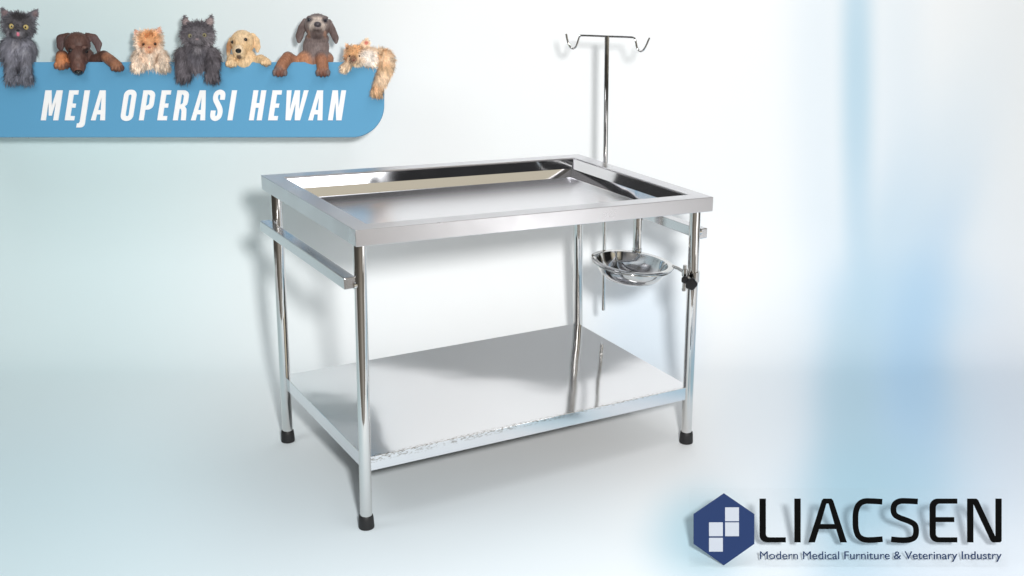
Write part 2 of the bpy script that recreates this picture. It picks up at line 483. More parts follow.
def smooth_path(P, n=6):
    V = [Vector(p) for p in P]; out = []
    for k in range(len(V) - 1):
        p0, p1, p2, p3 = V[max(k - 1, 0)], V[k], V[k + 1], V[min(k + 2, len(V) - 1)]
        for q in range(n):
            t = q / n
            out.append(tuple(.5 * ((2 * p1) + (p2 - p0) * t + (2 * p0 - 5 * p1 + 4 * p2 - p3) * t * t + (3 * p1 - p0 - 3 * p2 + p3) * t ** 3)))
    out.append(tuple(V[-1])); return out
S_T = smooth_path([(219.2, 20.5), (219.2, 24.5), (218.4, 27), (215.8, 28.2), (213, 27), (212.1, 24), (212.7, 20.5), (215.4, 16.2), (218.2, 11.5), (219, 7.5), (218.2, 3.5), (215.5, 1.8), (212.8, 3), (212, 6), (212, 9.8)])
TITLE[9] = [stroke(S_T, 4.9)]

def letters_bm(glyphs, shear, fn, depth):
    """glyphs: list of lists of outlines (holes after the first) in print units; fn maps (x, y) to local metres"""
    cu = bpy.data.curves.new('letters', 'CURVE'); cu.dimensions = '2D'; cu.fill_mode = 'BOTH'; cu.extrude = depth / 2
    for gph in glyphs:
        for ol in gph:
            s = cu.splines.new('POLY'); s.points.add(len(ol) - 1)
            for p, (x, y) in zip(s.points, ol):
                q = fn(x + shear * y, y); p.co = (q[0], q[1], 0, 1)
            s.use_cyclic_u = True
    return curve_bm(cu, depth)
def curve_bm(cu, depth):
    o = bpy.data.objects.new('tmp', cu); COL.objects.link(o)
    dg = bpy.context.evaluated_depsgraph_get(); dg.update()
    me = bpy.data.meshes.new_from_object(o.evaluated_get(dg))
    bm = bmesh.new(); bm.from_mesh(me)
    bpy.data.objects.remove(o); bpy.data.meshes.remove(me)
    # curve plane (x, y) -> board plane (x, z), facing -y
    for v in bm.verts: v.co = Vector((v.co.x, -v.co.z - depth / 2, v.co.y))
    return bm

# ------------------------------------------------------------------ wall sign, reclined to face the viewer
ZD = 4.400
S = ZD / F
# sign origin: bottom middle of the board
sgx, sgy = 170.0, 137.0
def plane_pt(px, py, zd): return Vector((0, 0, CZ)) + (FWD + RT * ((px - CX) / F) + UP * (-(py - CY) / F)) * zd
so = plane_pt(sgx, sgy, ZD)
sign = empty('wall_sign', so, (-PIT, 0, 0))
tag(sign, 'blue sign board with white capital lettering fixed to the wall', 'sign')
def sl(px, py): return ((px - sgx) * S, (sgy - py) * S)
TB = .014
ol = [sl(-60, 137)] + [sl(352 + 32 * math.sin(a), 105 + 32 * math.cos(a)) for a in [math.pi / 2 * k / 16 for k in range(17)]] + [sl(384, 62), sl(-60, 62)]
bm = bmesh.new()
fr = [bm.verts.new((x, 0, z)) for x, z in ol]; bk = [bm.verts.new((x, TB, z)) for x, z in ol]
bm.faces.new(fr); bm.faces.new(bk[::-1])
for k in range(len(ol)): bm.faces.new((fr[k], bk[k], bk[(k + 1) % len(ol)], fr[(k + 1) % len(ol)]))
bmesh.ops.recalc_face_normals(bm, faces=bm.faces)
bevel(obj('panel', bm, M_BLUE, sign), .0015, 2)
bm = letters_bm(TITLE, .155, lambda x, y: sl(x, 120.4 - y), .003)
obj('lettering', bm, M_WHITE, sign)
# ledge behind the board on which the animals stand, reaching back to the wall
Rs = Matrix.Rotation(-PIT, 3, 'X')
def to_sign(p): return Rs.inverted() @ (Vector(p) - so)
pa = plane_pt(-58, 131, ZD); pbx = plane_pt(360, 131, ZD)
zl = pa.z; ya = pa.y + .02
bm = bmesh.new()
P8 = [to_sign((x, y, z)) for z in (zl - .012, zl) for x, y in ((pa.x, ya), (pbx.x - .02, ya), (pbx.x - .02, 4.748), (pa.x, 4.748))]
V8 = [bm.verts.new(p) for p in P8]
for q in ((0, 3, 2, 1), (4, 5, 6, 7), (0, 1, 5, 4), (1, 2, 6, 5), (2, 3, 7, 6), (3, 0, 4, 7)): bm.faces.new([V8[k] for k in q])
obj('ledge', bm, M_BRACKET, sign)

# ------------------------------------------------------------------ clear standing plate with the maker's lettering
ZF = 3.2165
SF = ZF / F
fx0, fy0 = 850.0, 568.0
fo = plane_pt(fx0, fy0, ZF); fo.z = 0.0015
plate = empty('acrylic_sign', fo, (-PIT, 0, 0))
tag(plate, 'clear standing plate with navy hexagon emblem and black lettering', 'sign')
def fl(px, py): return ((px - fx0) * SF, (fy0 - py) * SF)
ol = [fl(690 + 4, 568), fl(1004, 568)] + [fl(1004 + 4 * math.cos(a), 493 - 4 * math.sin(a)) for a in [math.pi / 2 * k / 6 for k in range(7)]] + [fl(693 - 4 * math.sin(a), 493 - 4 * math.cos(a)) for a in [math.pi / 2 * k / 6 for k in range(7)]]
ol[0] = fl(689, 568); ol[1] = fl(1008, 568)
bm = bmesh.new()
fr = [bm.verts.new((x, .0005, z)) for x, z in ol]; bk = [bm.verts.new((x, .0035, z)) for x, z in ol]
bm.faces.new(fr); bm.faces.new(bk[::-1])
for k in range(len(ol)): bm.faces.new((fr[k], bk[k], bk[(k + 1) % len(ol)], fr[(k + 1) % len(ol)]))
bmesh.ops.recalc_face_normals(bm, faces=bm.faces)
obj('clear_plate', bm, M_CLEAR, plate)
HEX = [(723.8, 494), (754.2, 514.8), (754.2, 544.6), (723.8, 566), (693.4, 544.6), (693.4, 514.8)]
FM = lambda x, y: fl(x, y)
emb = obj('emblem', letters_bm([[HEX]], 0, FM, .002), M_NAVY, plate)
for x0, y0, x1, y1 in ((724.9, 508, 738.7, 521.8), (708.8, 523, 722.6, 536.8), (724.9, 523, 738.7, 536.8), (708.8, 538.4, 722.6, 552.2)):
    bmq = letters_bm([[[(x0, y0), (x1, y0), (x1, y1), (x0, y1)]]], 0, FM, .001)
    for v in bmq.verts: v.co.y -= .002
    obj('square', bmq, M_PALE, emb)
def up(P, base=543.1): return [(x, base - y) for x, y in P]
LOGO = [
    [[(759.4, 43.7), (765.7, 43.7), (765.7, 8.5)] + arc(769.2, 8.5, 3.5, 180, 270) + [(785.6, 5), (785.6, 0)] + arc(766.4, 7, 7, 270, 180)],
    [[(794.2, 0), (800.5, 0), (800.5, 43.7), (794.2, 43.7)]],
    [[(808.2, 0), (821.6, 41.7), (823.2, 43.7), (831.4, 43.7), (833, 41.7), (846.7, 0), (840, 0), (835.9, 13.3), (818.8, 13.3), (814.7, 0)], [(820.3, 18.3), (834.3, 18.3), (828.4, 38.8), (826.2, 38.8)]],
    [stroke(smooth_path([(882, 40.6), (872, 41.2), (864, 41), (858.5, 37.6), (855.8, 31), (855.2, 22), (855.8, 13), (858.4, 6.3), (864, 2.8), (872, 2.4), (882.4, 3.2)]), 5.6)],
    [stroke(smooth_path([(917.5, 40.8), (908, 41.3), (900, 41.2), (894.8, 38.4), (893.2, 33), (894.6, 27.8), (899.5, 24.6), (909, 21), (914.4, 17.6), (915.9, 12), (914.6, 5.6), (909.5, 2.7), (901, 2.2), (891, 3)]), 5.6)],
    [[(957, 43.7), (957, 38.7), (939.5, 38.7)] + arc(939.2, 35.0, 3.7, 90, 180) + [(935.5, 25.2), (954, 25.2), (954, 20.3), (935.5, 20.3)] + arc(939.2, 8.7, 3.7, 180, 270) + [(957, 5), (957, 0)] + arc(937.4, 8, 8, 270, 180) + arc(937.4, 35.7, 8, 180, 90)],
    [[(966.9, 0), (966.9, 43.7), (976.2, 43.7), (978, 42), (995.2, 5.5), (995.2, 43.7), (1001.3, 43.7), (1001.3, 1.5), (999.8, 0), (992.2, 0), (990.4, 1.7), (973.1, 38.5), (973.1, 0)]],
]
obj('lettering', letters_bm([[up(o_) for o_ in g_] for g_ in LOGO], 0, FM, .002), M_BLACK, plate)
tc_ = bpy.data.curves.new('tagline', 'FONT'); tc_.body = 'Modern Medical Furniture & Veterinary Industry'
tc_.size = 1; tc_.extrude = .001; tc_.offset = 0.0
bmt = curve_bm(tc_, .002)
xs_ = [v.co.x for v in bmt.verts]; x0, x1 = min(xs_), max(xs_)
kx = (1001.3 - 759.8) * SF / (x1 - x0); capz = 8.0 * SF / .70
for v in bmt.verts:
    v.co.x = fl(759.8, 0)[0] + (v.co.x - x0) * kx; v.co.z = fl(0, 559.9)[1] + v.co.z * capz
obj('tagline', bmt, M_SLATE, plate)
for px in (730, 970):
    bm = bmesh.new()
    a = Vector((fl(px, 0)[0], .004, .11)); inv_p = Matrix.Rotation(PIT, 3, 'X')
    foot = inv_p @ Vector((0, .115, 0))
    q = [Vector((-.008, .0036, .12)), Vector((.008, .0036, .12)), Vector((.008, foot.y, foot.z)), Vector((-.008, foot.y, foot.z))]
    f0 = [bm.verts.new(p + Vector((a.x, 0, 0))) for p in q]; f1 = [bm.verts.new(p + Vector((a.x, .002, .002))) for p in q]
    bm.faces.new(f0); bm.faces.new(f1[::-1])
    for k in range(4): bm.faces.new((f0[k], f1[k], f1[(k + 1) % 4], f0[(k + 1) % 4]))
    bmesh.ops.recalc_face_normals(bm, faces=bm.faces)
    obj('support', bm, M_CLEAR, plate)

# ------------------------------------------------------------------ animals behind the sign
def fur_mat(name, rough=.8, var=.25, scale=220):
    m, N, L, b = new_mat(name)
    at = N.new('ShaderNodeAttribute'); at.attribute_name = 'coat'
    tc = N.new('ShaderNodeTexCoord'); mp = N.new('ShaderNodeMapping'); mp.inputs['Scale'].default_value = (1, 1, .4)
    n = N.new('ShaderNodeTexNoise'); n.inputs['Scale'].default_value = scale; n.inputs['Detail'].default_value = 4
    L.new(tc.outputs['Object'], mp.inputs['Vector']); L.new(mp.outputs[0], n.inputs['Vector'])
    mr = N.new('ShaderNodeMapRange'); mr.inputs['From Min'].default_value = .3; mr.inputs['From Max'].default_value = .7
    mr.inputs['To Min'].default_value = 1 - var; mr.inputs['To Max'].default_value = 1 + var
    L.new(n.outputs['Fac'], mr.inputs['Value'])
    hs = N.new('ShaderNodeHueSaturation'); L.new(at.outputs['Color'], hs.inputs['Color']); L.new(mr.outputs[0], hs.inputs['Value'])
    L.new(hs.outputs[0], b.inputs['Base Color'])
    b.inputs['Roughness'].default_value = rough; b.inputs['Specular IOR Level'].default_value = .25
    bp = N.new('ShaderNodeBump'); bp.inputs['Strength'].default_value = .5; bp.inputs['Distance'].default_value = .002
    L.new(n.outputs['Fac'], bp.inputs['Height']); L.new(bp.outputs[0], b.inputs['Normal'])
    return m
M_COAT = fur_mat('animal_coat', .75, .22)
M_HAIR = fur_mat('animal_hair', .7, .1)
M_SLEEK = fur_mat('short_coat', .45, .26, 170)
EYEM = {}
def eye_mat(col):
    if col not in EYEM: EYEM[col] = plain('animal_eye', srgb(*col), .08, .7)
    return EYEM[col]
M_PUPIL = plain('pupil_black', (.004, .004, .004, 1), .06, .8)
M_TONGUE = plain('tongue_pink', srgb(214, 120, 140), .4, .5)

def apt(px, py, d): return plane_pt(px, py, ZD - d * S)
BAS = Matrix((RT, -FWD, UP)).transposed()   # columns: picture right, towards viewer, up in the board's plane

def animal(name, label, cat, balls, chains, spots, base, eyes, noses, fur, sleek=False, ground_px=None, extra=(), rim=0):
    gx = ground_px[0]
    gp = apt(gx, 131, -12); gp.z = zl
    root = empty(name, gp)
    tag(root, label, cat, 'animals peeking over the blue sign')
    bm = bmesh.new()
    def ball(px, py, d, rx, rz, rd, rot=0):
        Mx = Matrix.Translation(apt(px, py, d) - gp) @ (BAS @ Matrix.Rotation(math.radians(rot), 3, 'Y')).to_4x4() @ Matrix.Diagonal((rx * S, rd * S, rz * S, 1))
        bmesh.ops.create_icosphere(bm, subdivisions=3, radius=1, matrix=Mx)
    for q in balls: ball(*q)
    for ch in chains:
        fl_ = ch[0]; pts = ch[1:]
        for (x0, y0, d0, r0), (x1, y1, d1, r1) in zip(pts, pts[1:]):
            ln = math.sqrt((x1 - x0) ** 2 + (y1 - y0) ** 2 + (d1 - d0) ** 2)
            k = max(2, int(ln / (min(r0, r1) * .3)) + 1)
            for i in range(k + 1):
                t = i / k; r_ = r0 + (r1 - r0) * t
                ball(x0 + (x1 - x0) * t, y0 + (y1 - y0) * t, d0 + (d1 - d0) * t, r_, r_, max(r_ * fl_, .9))
    me = bpy.data.meshes.new('tmp'); bm.to_mesh(me); bm.free()
    o = bpy.data.objects.new('tmp', me); COL.objects.link(o)
    rm = o.modifiers.new('r', 'REMESH'); rm.mode = 'VOXEL'; rm.voxel_size = .62 * S
    smt = o.modifiers.new('s', 'SMOOTH'); smt.factor = .5; smt.iterations = 2
    dg = bpy.context.evaluated_depsgraph_get(); dg.update()
    me2 = bpy.data.meshes.new_from_object(o.evaluated_get(dg))
    bpy.data.objects.remove(o)
    me2.name = 'body'
    # coat colours
    SP = [(apt(px, py, d) - gp, r_ * S, Vector(srgb(*c)[:3]), w) for px, py, d, r_, c, w in spots]
    bc = Vector(srgb(*base)[:3])
    def coat(p):
        c = bc.copy()
        for q, r_, cc, w in SP:
            dd = (p - q).length / r_
            if dd < 1.35:
                t = min(1, max(0, (1.35 - dd) / .7)); t = t * t * (3 - 2 * t) * w
                c = c.lerp(cc, t)
        return c
    ca = me2.color_attributes.new('coat', 'FLOAT_COLOR', 'POINT')
    cols = []
    for i, v in enumerate(me2.vertices):
        c = coat(v.co); cols.append(c); ca.data[i].color = (*c, 1)
    for p in me2.polygons: p.use_smooth = True
    me2.materials.append(M_SLEEK if sleek else M_COAT)
    body = bpy.data.objects.new('body', me2); COL.objects.link(body); body.parent = root
    bvh = BVHTree.FromPolygons([v.co.copy() for v in me2.vertices], [tuple(p.vertices) for p in me2.polygons])
    camp = Vector((0, 0, CZ)) - gp
    def surf(px, py):
        t = apt(px, py, 0) - gp
        dr = (t - camp).normalized()
        h = bvh.ray_cast(camp, dr)
        return (h[0], dr) if h[0] else (t, dr)
    feats = []
    ears = [(apt(p_[0], p_[1], p_[2]) - gp, p_[3] * 1.5 * S) for ch in chains if ch[0] < 1 for p_ in ch[2:]]
    for px, py, r_, col, pup in eyes:
        h, dr = surf(px, py)
        bm = bmesh.new(); c = h + dr * (r_ * .62 * S)
        bmesh.ops.create_uvsphere(bm, u_segments=20, v_segments=12, radius=r_ * S, matrix=Matrix.Translation(c))
        e = obj('eye', bm, eye_mat(col), root, True)
        feats.append((h, r_ * 1.35 * S))
        if pup:
            bm = bmesh.new()
            bmesh.ops.create_uvsphere(bm, u_segments=16, v_segments=10, radius=1, matrix=Matrix.Translation(c - dr * (r_ * .62 * S)) @ (BAS @ Matrix.Diagonal((pup * S, r_ * .45 * S, pup * 1.15 * S))).to_4x4())
            obj('pupil', bm, M_PUPIL, e, True)
    for nm, px, py, rx, rz, mt in noses:
        h, dr = surf(px, py)
        bm = bmesh.new()
        bmesh.ops.create_uvsphere(bm, u_segments=18, v_segments=10, radius=1, matrix=Matrix.Translation(h + dr * (.35 * rx * S)) @ (BAS @ Matrix.Diagonal((rx * S, rx * S, rz * S))).to_4x4())
        obj(nm, bm, mt, root, True)
        feats.append((h, max(rx, rz) * 1.2 * S))
    # hair: thin tapered blades growing from the skin
    nb, l0, l1, wd, up_ = fur
    if nb:
        vs, fs, cs = [], [], []; clump = {}; tuft = .45 if sleek else 1.0
        nv = len(me2.vertices)
        cx, cy = ground_px[1], ground_px[2]
        hc = apt(cx, cy, 2) - gp
        zmin = zl + .03 - gp.z
        for _ in range(nb):
            i = random.randrange(nv); v = me2.vertices[i]
            p = v.co
            if any((p - q).length < r_ for q, r_ in feats): continue
            n = v.normal
            fl_ = (p - hc); fl_ = (fl_ - n * fl_.dot(n))
            if fl_.length > 1e-6: fl_.normalize()
            dn = -UP - n * (-UP.dot(n))
            dvec = (n * up_ + fl_ * .55 + dn * .6 + Vector([random.uniform(-.35, .35) for _ in range(3)])).normalized()
            dist = (p - hc).length / S
            ln = random.uniform(l0, l1) * S * (.28 + .72 * min(1, max(0, dist - 4) / 14))
            if any((p - q).length < r_ for q, r_ in ears): ln *= .4
            sd = dvec.cross(n)
            if sd.length < 1e-5: continue
            sd = sd.normalized() * wd * S * .5
            mid = p + dvec * ln * .55; tip = p + dvec * ln - UP * ln * .15
            k = len(vs); b0 = p - n * .3 * S
            vs += [b0 - sd, b0 + sd, mid + sd * .75, mid - sd * .75, tip]
            fs += [(k, k + 1, k + 2, k + 3), (k + 3, k + 2, k + 4)]
            cell = (int(p.x / (2.6 * S) + 100), int(p.z / (4.5 * S) + 100))
            if cell not in clump: clump[cell] = random.uniform(.62, 1.5)
            f_ = 1 + (clump[cell] * random.uniform(.8, 1.2) - 1) * tuft; c = cols[i] * f_
            cs += [c] * 5
        hm = bpy.data.meshes.new('fur'); hm.from_pydata([tuple(v) for v in vs], [], fs)
        ca = hm.color_attributes.new('coat', 'FLOAT_COLOR', 'POINT')
        for i, c in enumerate(cs): ca.data[i].color = (*c, 1)
        hm.materials.append(M_HAIR)
        ho = bpy.data.objects.new('fur', hm); COL.objects.link(ho); ho.parent = body
    return root

def paw(x, y, d, r, n=4, sp=None):
    """toes of a paw seen from the front"""
    sp = sp or r * .58
    return [(x + (k - (n - 1) / 2) * sp, y + r * .45 - abs(k - (n - 1) / 2) * r * .12, d + r * .45, r * .33, r * .58, r * .6) for k in range(n)]
def hips(x, y, r=11):
    """haunches standing on the ledge behind the board"""
    return [(x, y + 35, -17, r, r + 9, r * .8), (x - r * .6, 125, -15, r * .55, 7, r * .6), (x + r * .6, 125, -15, r * .55, 7, r * .6)]
animal('cat', 'fluffy dark grey cat licking its nose with pink tongue out', 'cat',
    balls=[(19, 26, -4, 15, 13, 12), (19, 33, 4, 8, 6, 7), (18, 50, -7, 19, 15, 13), (18, 62, -8, 17, 16, 11)] + paw(12, 77, 4, 6) + paw(26, 77, 4, 6) + hips(19, 75, 13),
    chains=[(.5, (9, 19, -4, 6), (5.5, 14, -4, 4), (3, 10.5, -4, 2.2), (1.8, 8, -4, .8)), (.5, (29.5, 19, -4, 6), (33.5, 14.5, -4, 4), (36, 11.5, -4, 2.2), (37.6, 9.5, -4, .8)),
            (1, (11, 52, -1, 7), (11, 62, 2.5, 6.2), (12, 76, 4, 5.8)), (1, (26, 52, -1, 7), (26, 62, 2.5, 6.2), (26, 76, 4, 5.8))],
    spots=[(18, 50, 0, 17, (143, 143, 154), .9), (19, 24, 5, 12, (84, 81, 84), .9), (19, 16, 4, 6, (52, 50, 52), .9), (12, 26, 6, 3.6, (52, 50, 52), .8), (25.5, 27, 6, 3.6, (52, 50, 52), .8), (18, 36, 10, 4, (140, 138, 142), .8), (10, 33, 6, 4, (98, 95, 99), .7), (27, 33, 6, 4, (98, 95, 99), .7), (15, 45, 5, 4, (170, 168, 176), .7), (24, 52, 5, 4, (168, 168, 176), .7), (4, 12, 0, 4, (141, 118, 118), .7), (35, 13, 0, 4, (141, 118, 118), .7), (18, 37, 8, 5, (118, 115, 120), .7), (12, 74, 8, 9, (125, 127, 138), .8), (26, 74, 8, 9, (125, 127, 138), .8), (19, 70, 5, 3, (77, 74, 84), .8)],
    base=(112, 111, 118), eyes=[(12, 26.4, 3.0, (198, 176, 112), 1.3), (25.5, 27.2, 3.0, (198, 176, 112), 1.3)],
    noses=[('nose', 18.2, 30.6, 1.8, 1.2, M_PUPIL), ('tongue', 18, 34, 1.7, 2.4, M_TONGUE)], fur=(8500, 3.2, 7.5, .62, .5), ground_px=(19, 19, 28))
animal('puppy', 'dark brown puppy hanging its head over the sign, tan paws spread', 'dog',
    balls=[(71.5, 48, 5.5, 3.6, 2.6, 3), (85, 48, 5.5, 3.6, 2.6, 3), (72.5, 60, 2, 5, 5, 5), (83.5, 60, 2, 5, 5, 5), (77.3, 44, -2, 13, 12, 11), (77.5, 56, 3, 9.5, 11, 9), (78, 65, 5.5, 7.8, 9.5, 7.5), (78.5, 71, 6.5, 5.5, 4, 5.5), (82, 58, -9, 13, 12, 9)] + paw(61.5, 64, 4, 6.2) + paw(117.5, 66.5, 4.5, 5.6) + hips(84, 75, 12),
    chains=[(.45, (68, 36, -3, 3.5), (61, 39, -4, 5), (60.5, 46, -4, 4), (61, 49.5, -4, 2)), (.45, (87, 35.5, -3, 3), (94, 38, -4, 4.2), (98, 44, -4, 4.2), (98.5, 52, -4, 1.6)),
            (1, (66, 60, -7, 6), (62, 56, -2, 6), (61.5, 64, 4, 6)), (1, (92, 62, -9, 6), (104, 56, -3, 5.6), (110, 60, 3, 5.6), (117, 66, 4.5, 5.6))],
    spots=[(70.5, 51, 8, 4, (52, 38, 36), .85), (86, 51, 8, 4, (52, 38, 36), .85), (73, 47, 9, 2.2, (128, 98, 88), .6), (83.5, 47, 9, 2.2, (128, 98, 88), .6), (78, 60, 12, 3.5, (122, 96, 86), .6), (72, 68, 8, 3, (120, 84, 68), .5), (84, 68, 8, 3, (120, 84, 68), .5), (61.5, 62, 3, 9, (202, 134, 91), 1), (117, 66, 4, 8, (152, 106, 80), 1), (109, 59, 2, 7, (166, 117, 90), 1), (103, 55, -2, 5, (86, 60, 50), .9), (60, 44, -4, 8, (89, 70, 70), .8), (97, 44, -4, 9, (103, 84, 84), .8), (78, 66, 12, 6, (106, 74, 65), .7), (78, 73, 10, 4, (144, 101, 86), .6), (116, 71, 7, 3, (84, 55, 43), .7), (62, 69, 7, 3, (144, 89, 55), .6), (77, 36, 6, 7, (101, 74, 65), .6)],
    base=(89, 64, 58), eyes=[(71, 51, 2.5, (30, 24, 26), 0), (85.8, 51, 2.5, (30, 24, 26), 0)],
    noses=[('nose', 78.5, 72.3, 4.2, 2.6, M_PUPIL)], fur=(5000, .8, 1.6, .35, .2), sleek=True, ground_px=(84, 78, 50))
animal('cat', 'cream and ginger flat faced cat with both paws together on the sign', 'cat',
    balls=[(149, 43, -2, 13.5, 12, 10), (149, 49, 4, 8, 5.5, 6), (150.5, 57, -5, 18, 11, 11), (150, 64, -8, 15, 13, 10)] + paw(138.4, 64.5, 4, 6) + paw(162.5, 64.5, 4, 6) + hips(150, 75, 12),
    chains=[(.5, (140, 36, -4, 4.5), (136.5, 32, -4, 2), (135.6, 30, -4, .8)), (.5, (157, 35, -4, 4.5), (159, 30, -4, 2.2), (159.5, 27.5, -4, .8)),
            (1, (140, 56, -3, 6.5), (138.4, 60, 2, 6.2), (138.4, 65, 4, 6)), (1, (161, 56, -3, 6.5), (162.5, 60, 2, 6.2), (162.5, 65, 4, 6))],
    spots=[(149, 52.5, 9, 2.0, (150, 96, 78), .8), (149, 38, 6, 11, (226, 172, 122), .95), (149, 35, 6, 4, (206, 138, 88), .7), (143, 44.5, 7, 4, (190, 128, 90), .7), (155, 44, 7, 4, (190, 128, 90), .7), (149, 49, 9, 4.5, (214, 158, 120), .8), (136, 31, -2, 4, (222, 150, 120), .7), (159, 29, -2, 4, (226, 160, 130), .7), (158, 58, 5, 5, (214, 184, 158), .7), (143, 57, 5, 5, (220, 190, 164), .6)],
    base=(240, 222, 203), eyes=[(143.8, 44.6, 2.0, (110, 72, 42), 1.1), (154.8, 44, 2.0, (110, 72, 42), 1.1)],
    noses=[('nose', 149.3, 47.5, 1.6, 1.1, plain('nose_rose', srgb(180, 98, 84), .4))], fur=(8000, 2.6, 6.2, .62, .5), ground_px=(150, 149, 46))
animal('cat', 'fluffy charcoal cat with tall ears and both forelegs hanging straight down', 'cat',
    balls=[(197.5, 36, -2, 15.5, 13.5, 11), (197, 41, 5, 8, 5.5, 6), (197.5, 57, -5, 20, 15, 12), (197, 64, -7, 18, 15, 11)] + paw(184, 75, 4, 6) + paw(212, 75, 4, 6) + hips(197, 75, 13),
    chains=[(.5, (189, 29, -3, 6), (186.5, 23.5, -3, 4.2), (185, 19.5, -3, 2.4), (184.3, 16, -3, .8)), (.5, (206, 28.5, -3, 6), (209, 23, -3, 4.2), (210.6, 19, -3, 2.4), (211.5, 15.5, -3, .8)),
            (1, (183, 55, -2, 8), (182.5, 62, 2.5, 7.2), (184, 75, 4, 6.2)), (1, (212, 55, -2, 8), (213.5, 62, 2.5, 7.2), (212, 75, 4, 6.2))],
    spots=[(190.4, 36, 7, 3.4, (64, 60, 62), .8), (204.2, 35.2, 7, 3.4, (64, 60, 62), .8), (192, 43, 9, 4, (128, 124, 128), .7), (202, 43, 9, 4, (128, 124, 128), .7), (197, 45, 9, 1.8, (58, 54, 58), .8), (197, 38, 9, 11, (110, 106, 110), .8), (186.5, 21, 0, 4, (178, 160, 158), .8), (209.5, 21, 0, 4, (178, 160, 158), .8), (197, 55, 6, 9, (90, 88, 95), .7), (197, 49, 8, 5, (135, 131, 135), .7), (214, 44, 0, 9, (140, 135, 140), .7), (181, 45, 0, 8, (132, 128, 132), .7)],
    base=(105, 100, 105), eyes=[(190.4, 35.9, 2.4, (150, 142, 108), 1.1), (204.2, 35.2, 2.4, (150, 142, 108), 1.1)],
    noses=[('nose', 197, 39.4, 1.9, 1.2, plain('nose_grey', srgb(150, 132, 135), .4))], fur=(9500, 3.2, 7.5, .62, .5), ground_px=(197, 197, 40))
animal('puppy', 'pale golden puppy with black nose and small paws on the sign', 'dog',
    balls=[(242.5, 42.5, -2, 12, 12.5, 11), (239.5, 50.5, 5, 7.5, 7, 7), (238.6, 50, 8, 5, 4.2, 5), (239.5, 55.5, 4.5, 6, 4, 5), (245, 60, -6, 12, 12, 9)] + paw(231.5, 62.5, 4, 5) + paw(266, 61.5, 4, 4.4) + hips(246, 75, 11),
    chains=[(.4, (231.5, 40, -3, 3), (229, 46, -3, 3), (228.3, 55, -3, 1.8)), (.4, (252.5, 36, -3, 3.2), (256, 41, -3, 4), (257.6, 47, -3, 3.2), (257.5, 51.5, -3, 1.4)),
            (1, (234, 60, -5, 5), (231.5, 59, 1, 4.8), (231.5, 63, 4, 4.8)), (1, (252, 62, -7, 5), (261, 59, -1, 4.6), (266, 62, 4, 4.4))],
    spots=[(232.8, 42, 8, 2.8, (150, 112, 80), .6), (245.5, 39.8, 8, 3.2, (150, 112, 80), .6), (238.4, 54.5, 12, 1.5, (110, 76, 60), .8), (229, 47, -2, 6, (176, 124, 80), .9), (257, 43, -2, 6, (226, 190, 148), .8), (238.5, 49, 12, 5, (236, 212, 180), .8), (239, 57, 8, 2.6, (70, 48, 42), .9), (247, 46, 8, 5, (222, 186, 140), .7), (231, 66, 6, 3, (200, 160, 122), .6), (266, 65, 6, 3, (200, 160, 122), .6), (242, 34, 8, 7, (234, 206, 168), .7)],
    base=(228, 196, 154), eyes=[(232.8, 42.2, 1.8, (26, 18, 16), 0), (245.5, 39.8, 2.1, (26, 18, 16), 0)],
    noses=[('nose', 238.4, 50.8, 3.0, 2.5, M_PUPIL)], fur=(5000, .8, 1.7, .35, .2), sleek=True, ground_px=(246, 241, 45))
animal('puppy', 'grey brown puppy holding its snout up, tan forelegs over the sign', 'dog',
    balls=[(317, 39, -4, 12.2, 8, 9), (309.8, 18, 4, 3.4, 2.4, 3), (324.8, 18, 4, 3.4, 2.4, 3), (317.3, 26, -3, 13, 12.5, 11), (317.3, 28, 5, 9, 8.5, 7), (317.5, 26.5, 10, 5.5, 5, 5), (317.3, 34, 3, 9.5, 6, 7), (316, 47, -6, 13.5, 14, 9), (315, 59, -7, 19, 11, 9), (314, 66, -9, 18, 13, 9)] + paw(280, 71, 4, 6.2) + paw(323, 71, 4, 6.2) + hips(315, 75, 13),
    chains=[(.4, (305, 21, -5, 3), (302, 28, -5, 4.2), (299.5, 36, -5, 4.2), (299, 41, -5, 2.4)), (.4, (329, 22, -5, 3), (332, 30, -5, 4), (335.5, 38, -5, 3.6), (336, 42, -5, 2)),
            (1, (299, 64, -9, 5.5), (288, 57.5, -2, 6), (283, 64, 3, 6), (280, 70, 4, 6)), (1, (321, 55, -3, 6), (322, 60, 2, 6.2), (323, 70, 4, 6))],
    spots=[(317.5, 31, 14, 2.0, (44, 36, 38), .9), (309.6, 20, 7, 3, (60, 54, 58), .8), (325, 20, 7, 3, (60, 54, 58), .8), (317, 23, 9, 9, (219, 203, 191), .8), (317.5, 26, 16, 4, (132, 120, 120), .8), (317, 33, 9, 6, (85, 71, 68), .9), (310, 20, 5, 3.6, (90, 83, 87), .8), (325, 20, 5, 3.6, (90, 83, 87), .8), (317, 14.5, 2, 5, (123, 113, 113), .7), (309, 34, 4, 4, (163, 123, 101), .7), (326, 34, 4, 4, (163, 123, 101), .7), (300, 33, -4, 9, (99, 83, 80), .9), (335, 34, -4, 9, (99, 83, 80), .9), (303, 62, -2, 10, (196, 137, 101), .9), (286, 62, 3, 11, (158, 110, 84), 1), (322, 64, 4, 10, (158, 110, 84), 1), (280, 74, 7, 5, (123, 76, 57), .8), (323, 75, 7, 5, (123, 76, 57), .8), (332, 60, -4, 6, (177, 123, 92), .7)],
    base=(123, 109, 106), eyes=[(309.6, 20, 2.3, (36, 36, 46), 0), (325, 20, 2.3, (36, 36, 46), 0)],
    noses=[('nose', 317.6, 24.6, 3.7, 2.9, plain('nose_slate', srgb(73, 66, 71), .3))], fur=(5500, .8, 1.6, .35, .2), sleek=True, ground_px=(315, 317, 27))
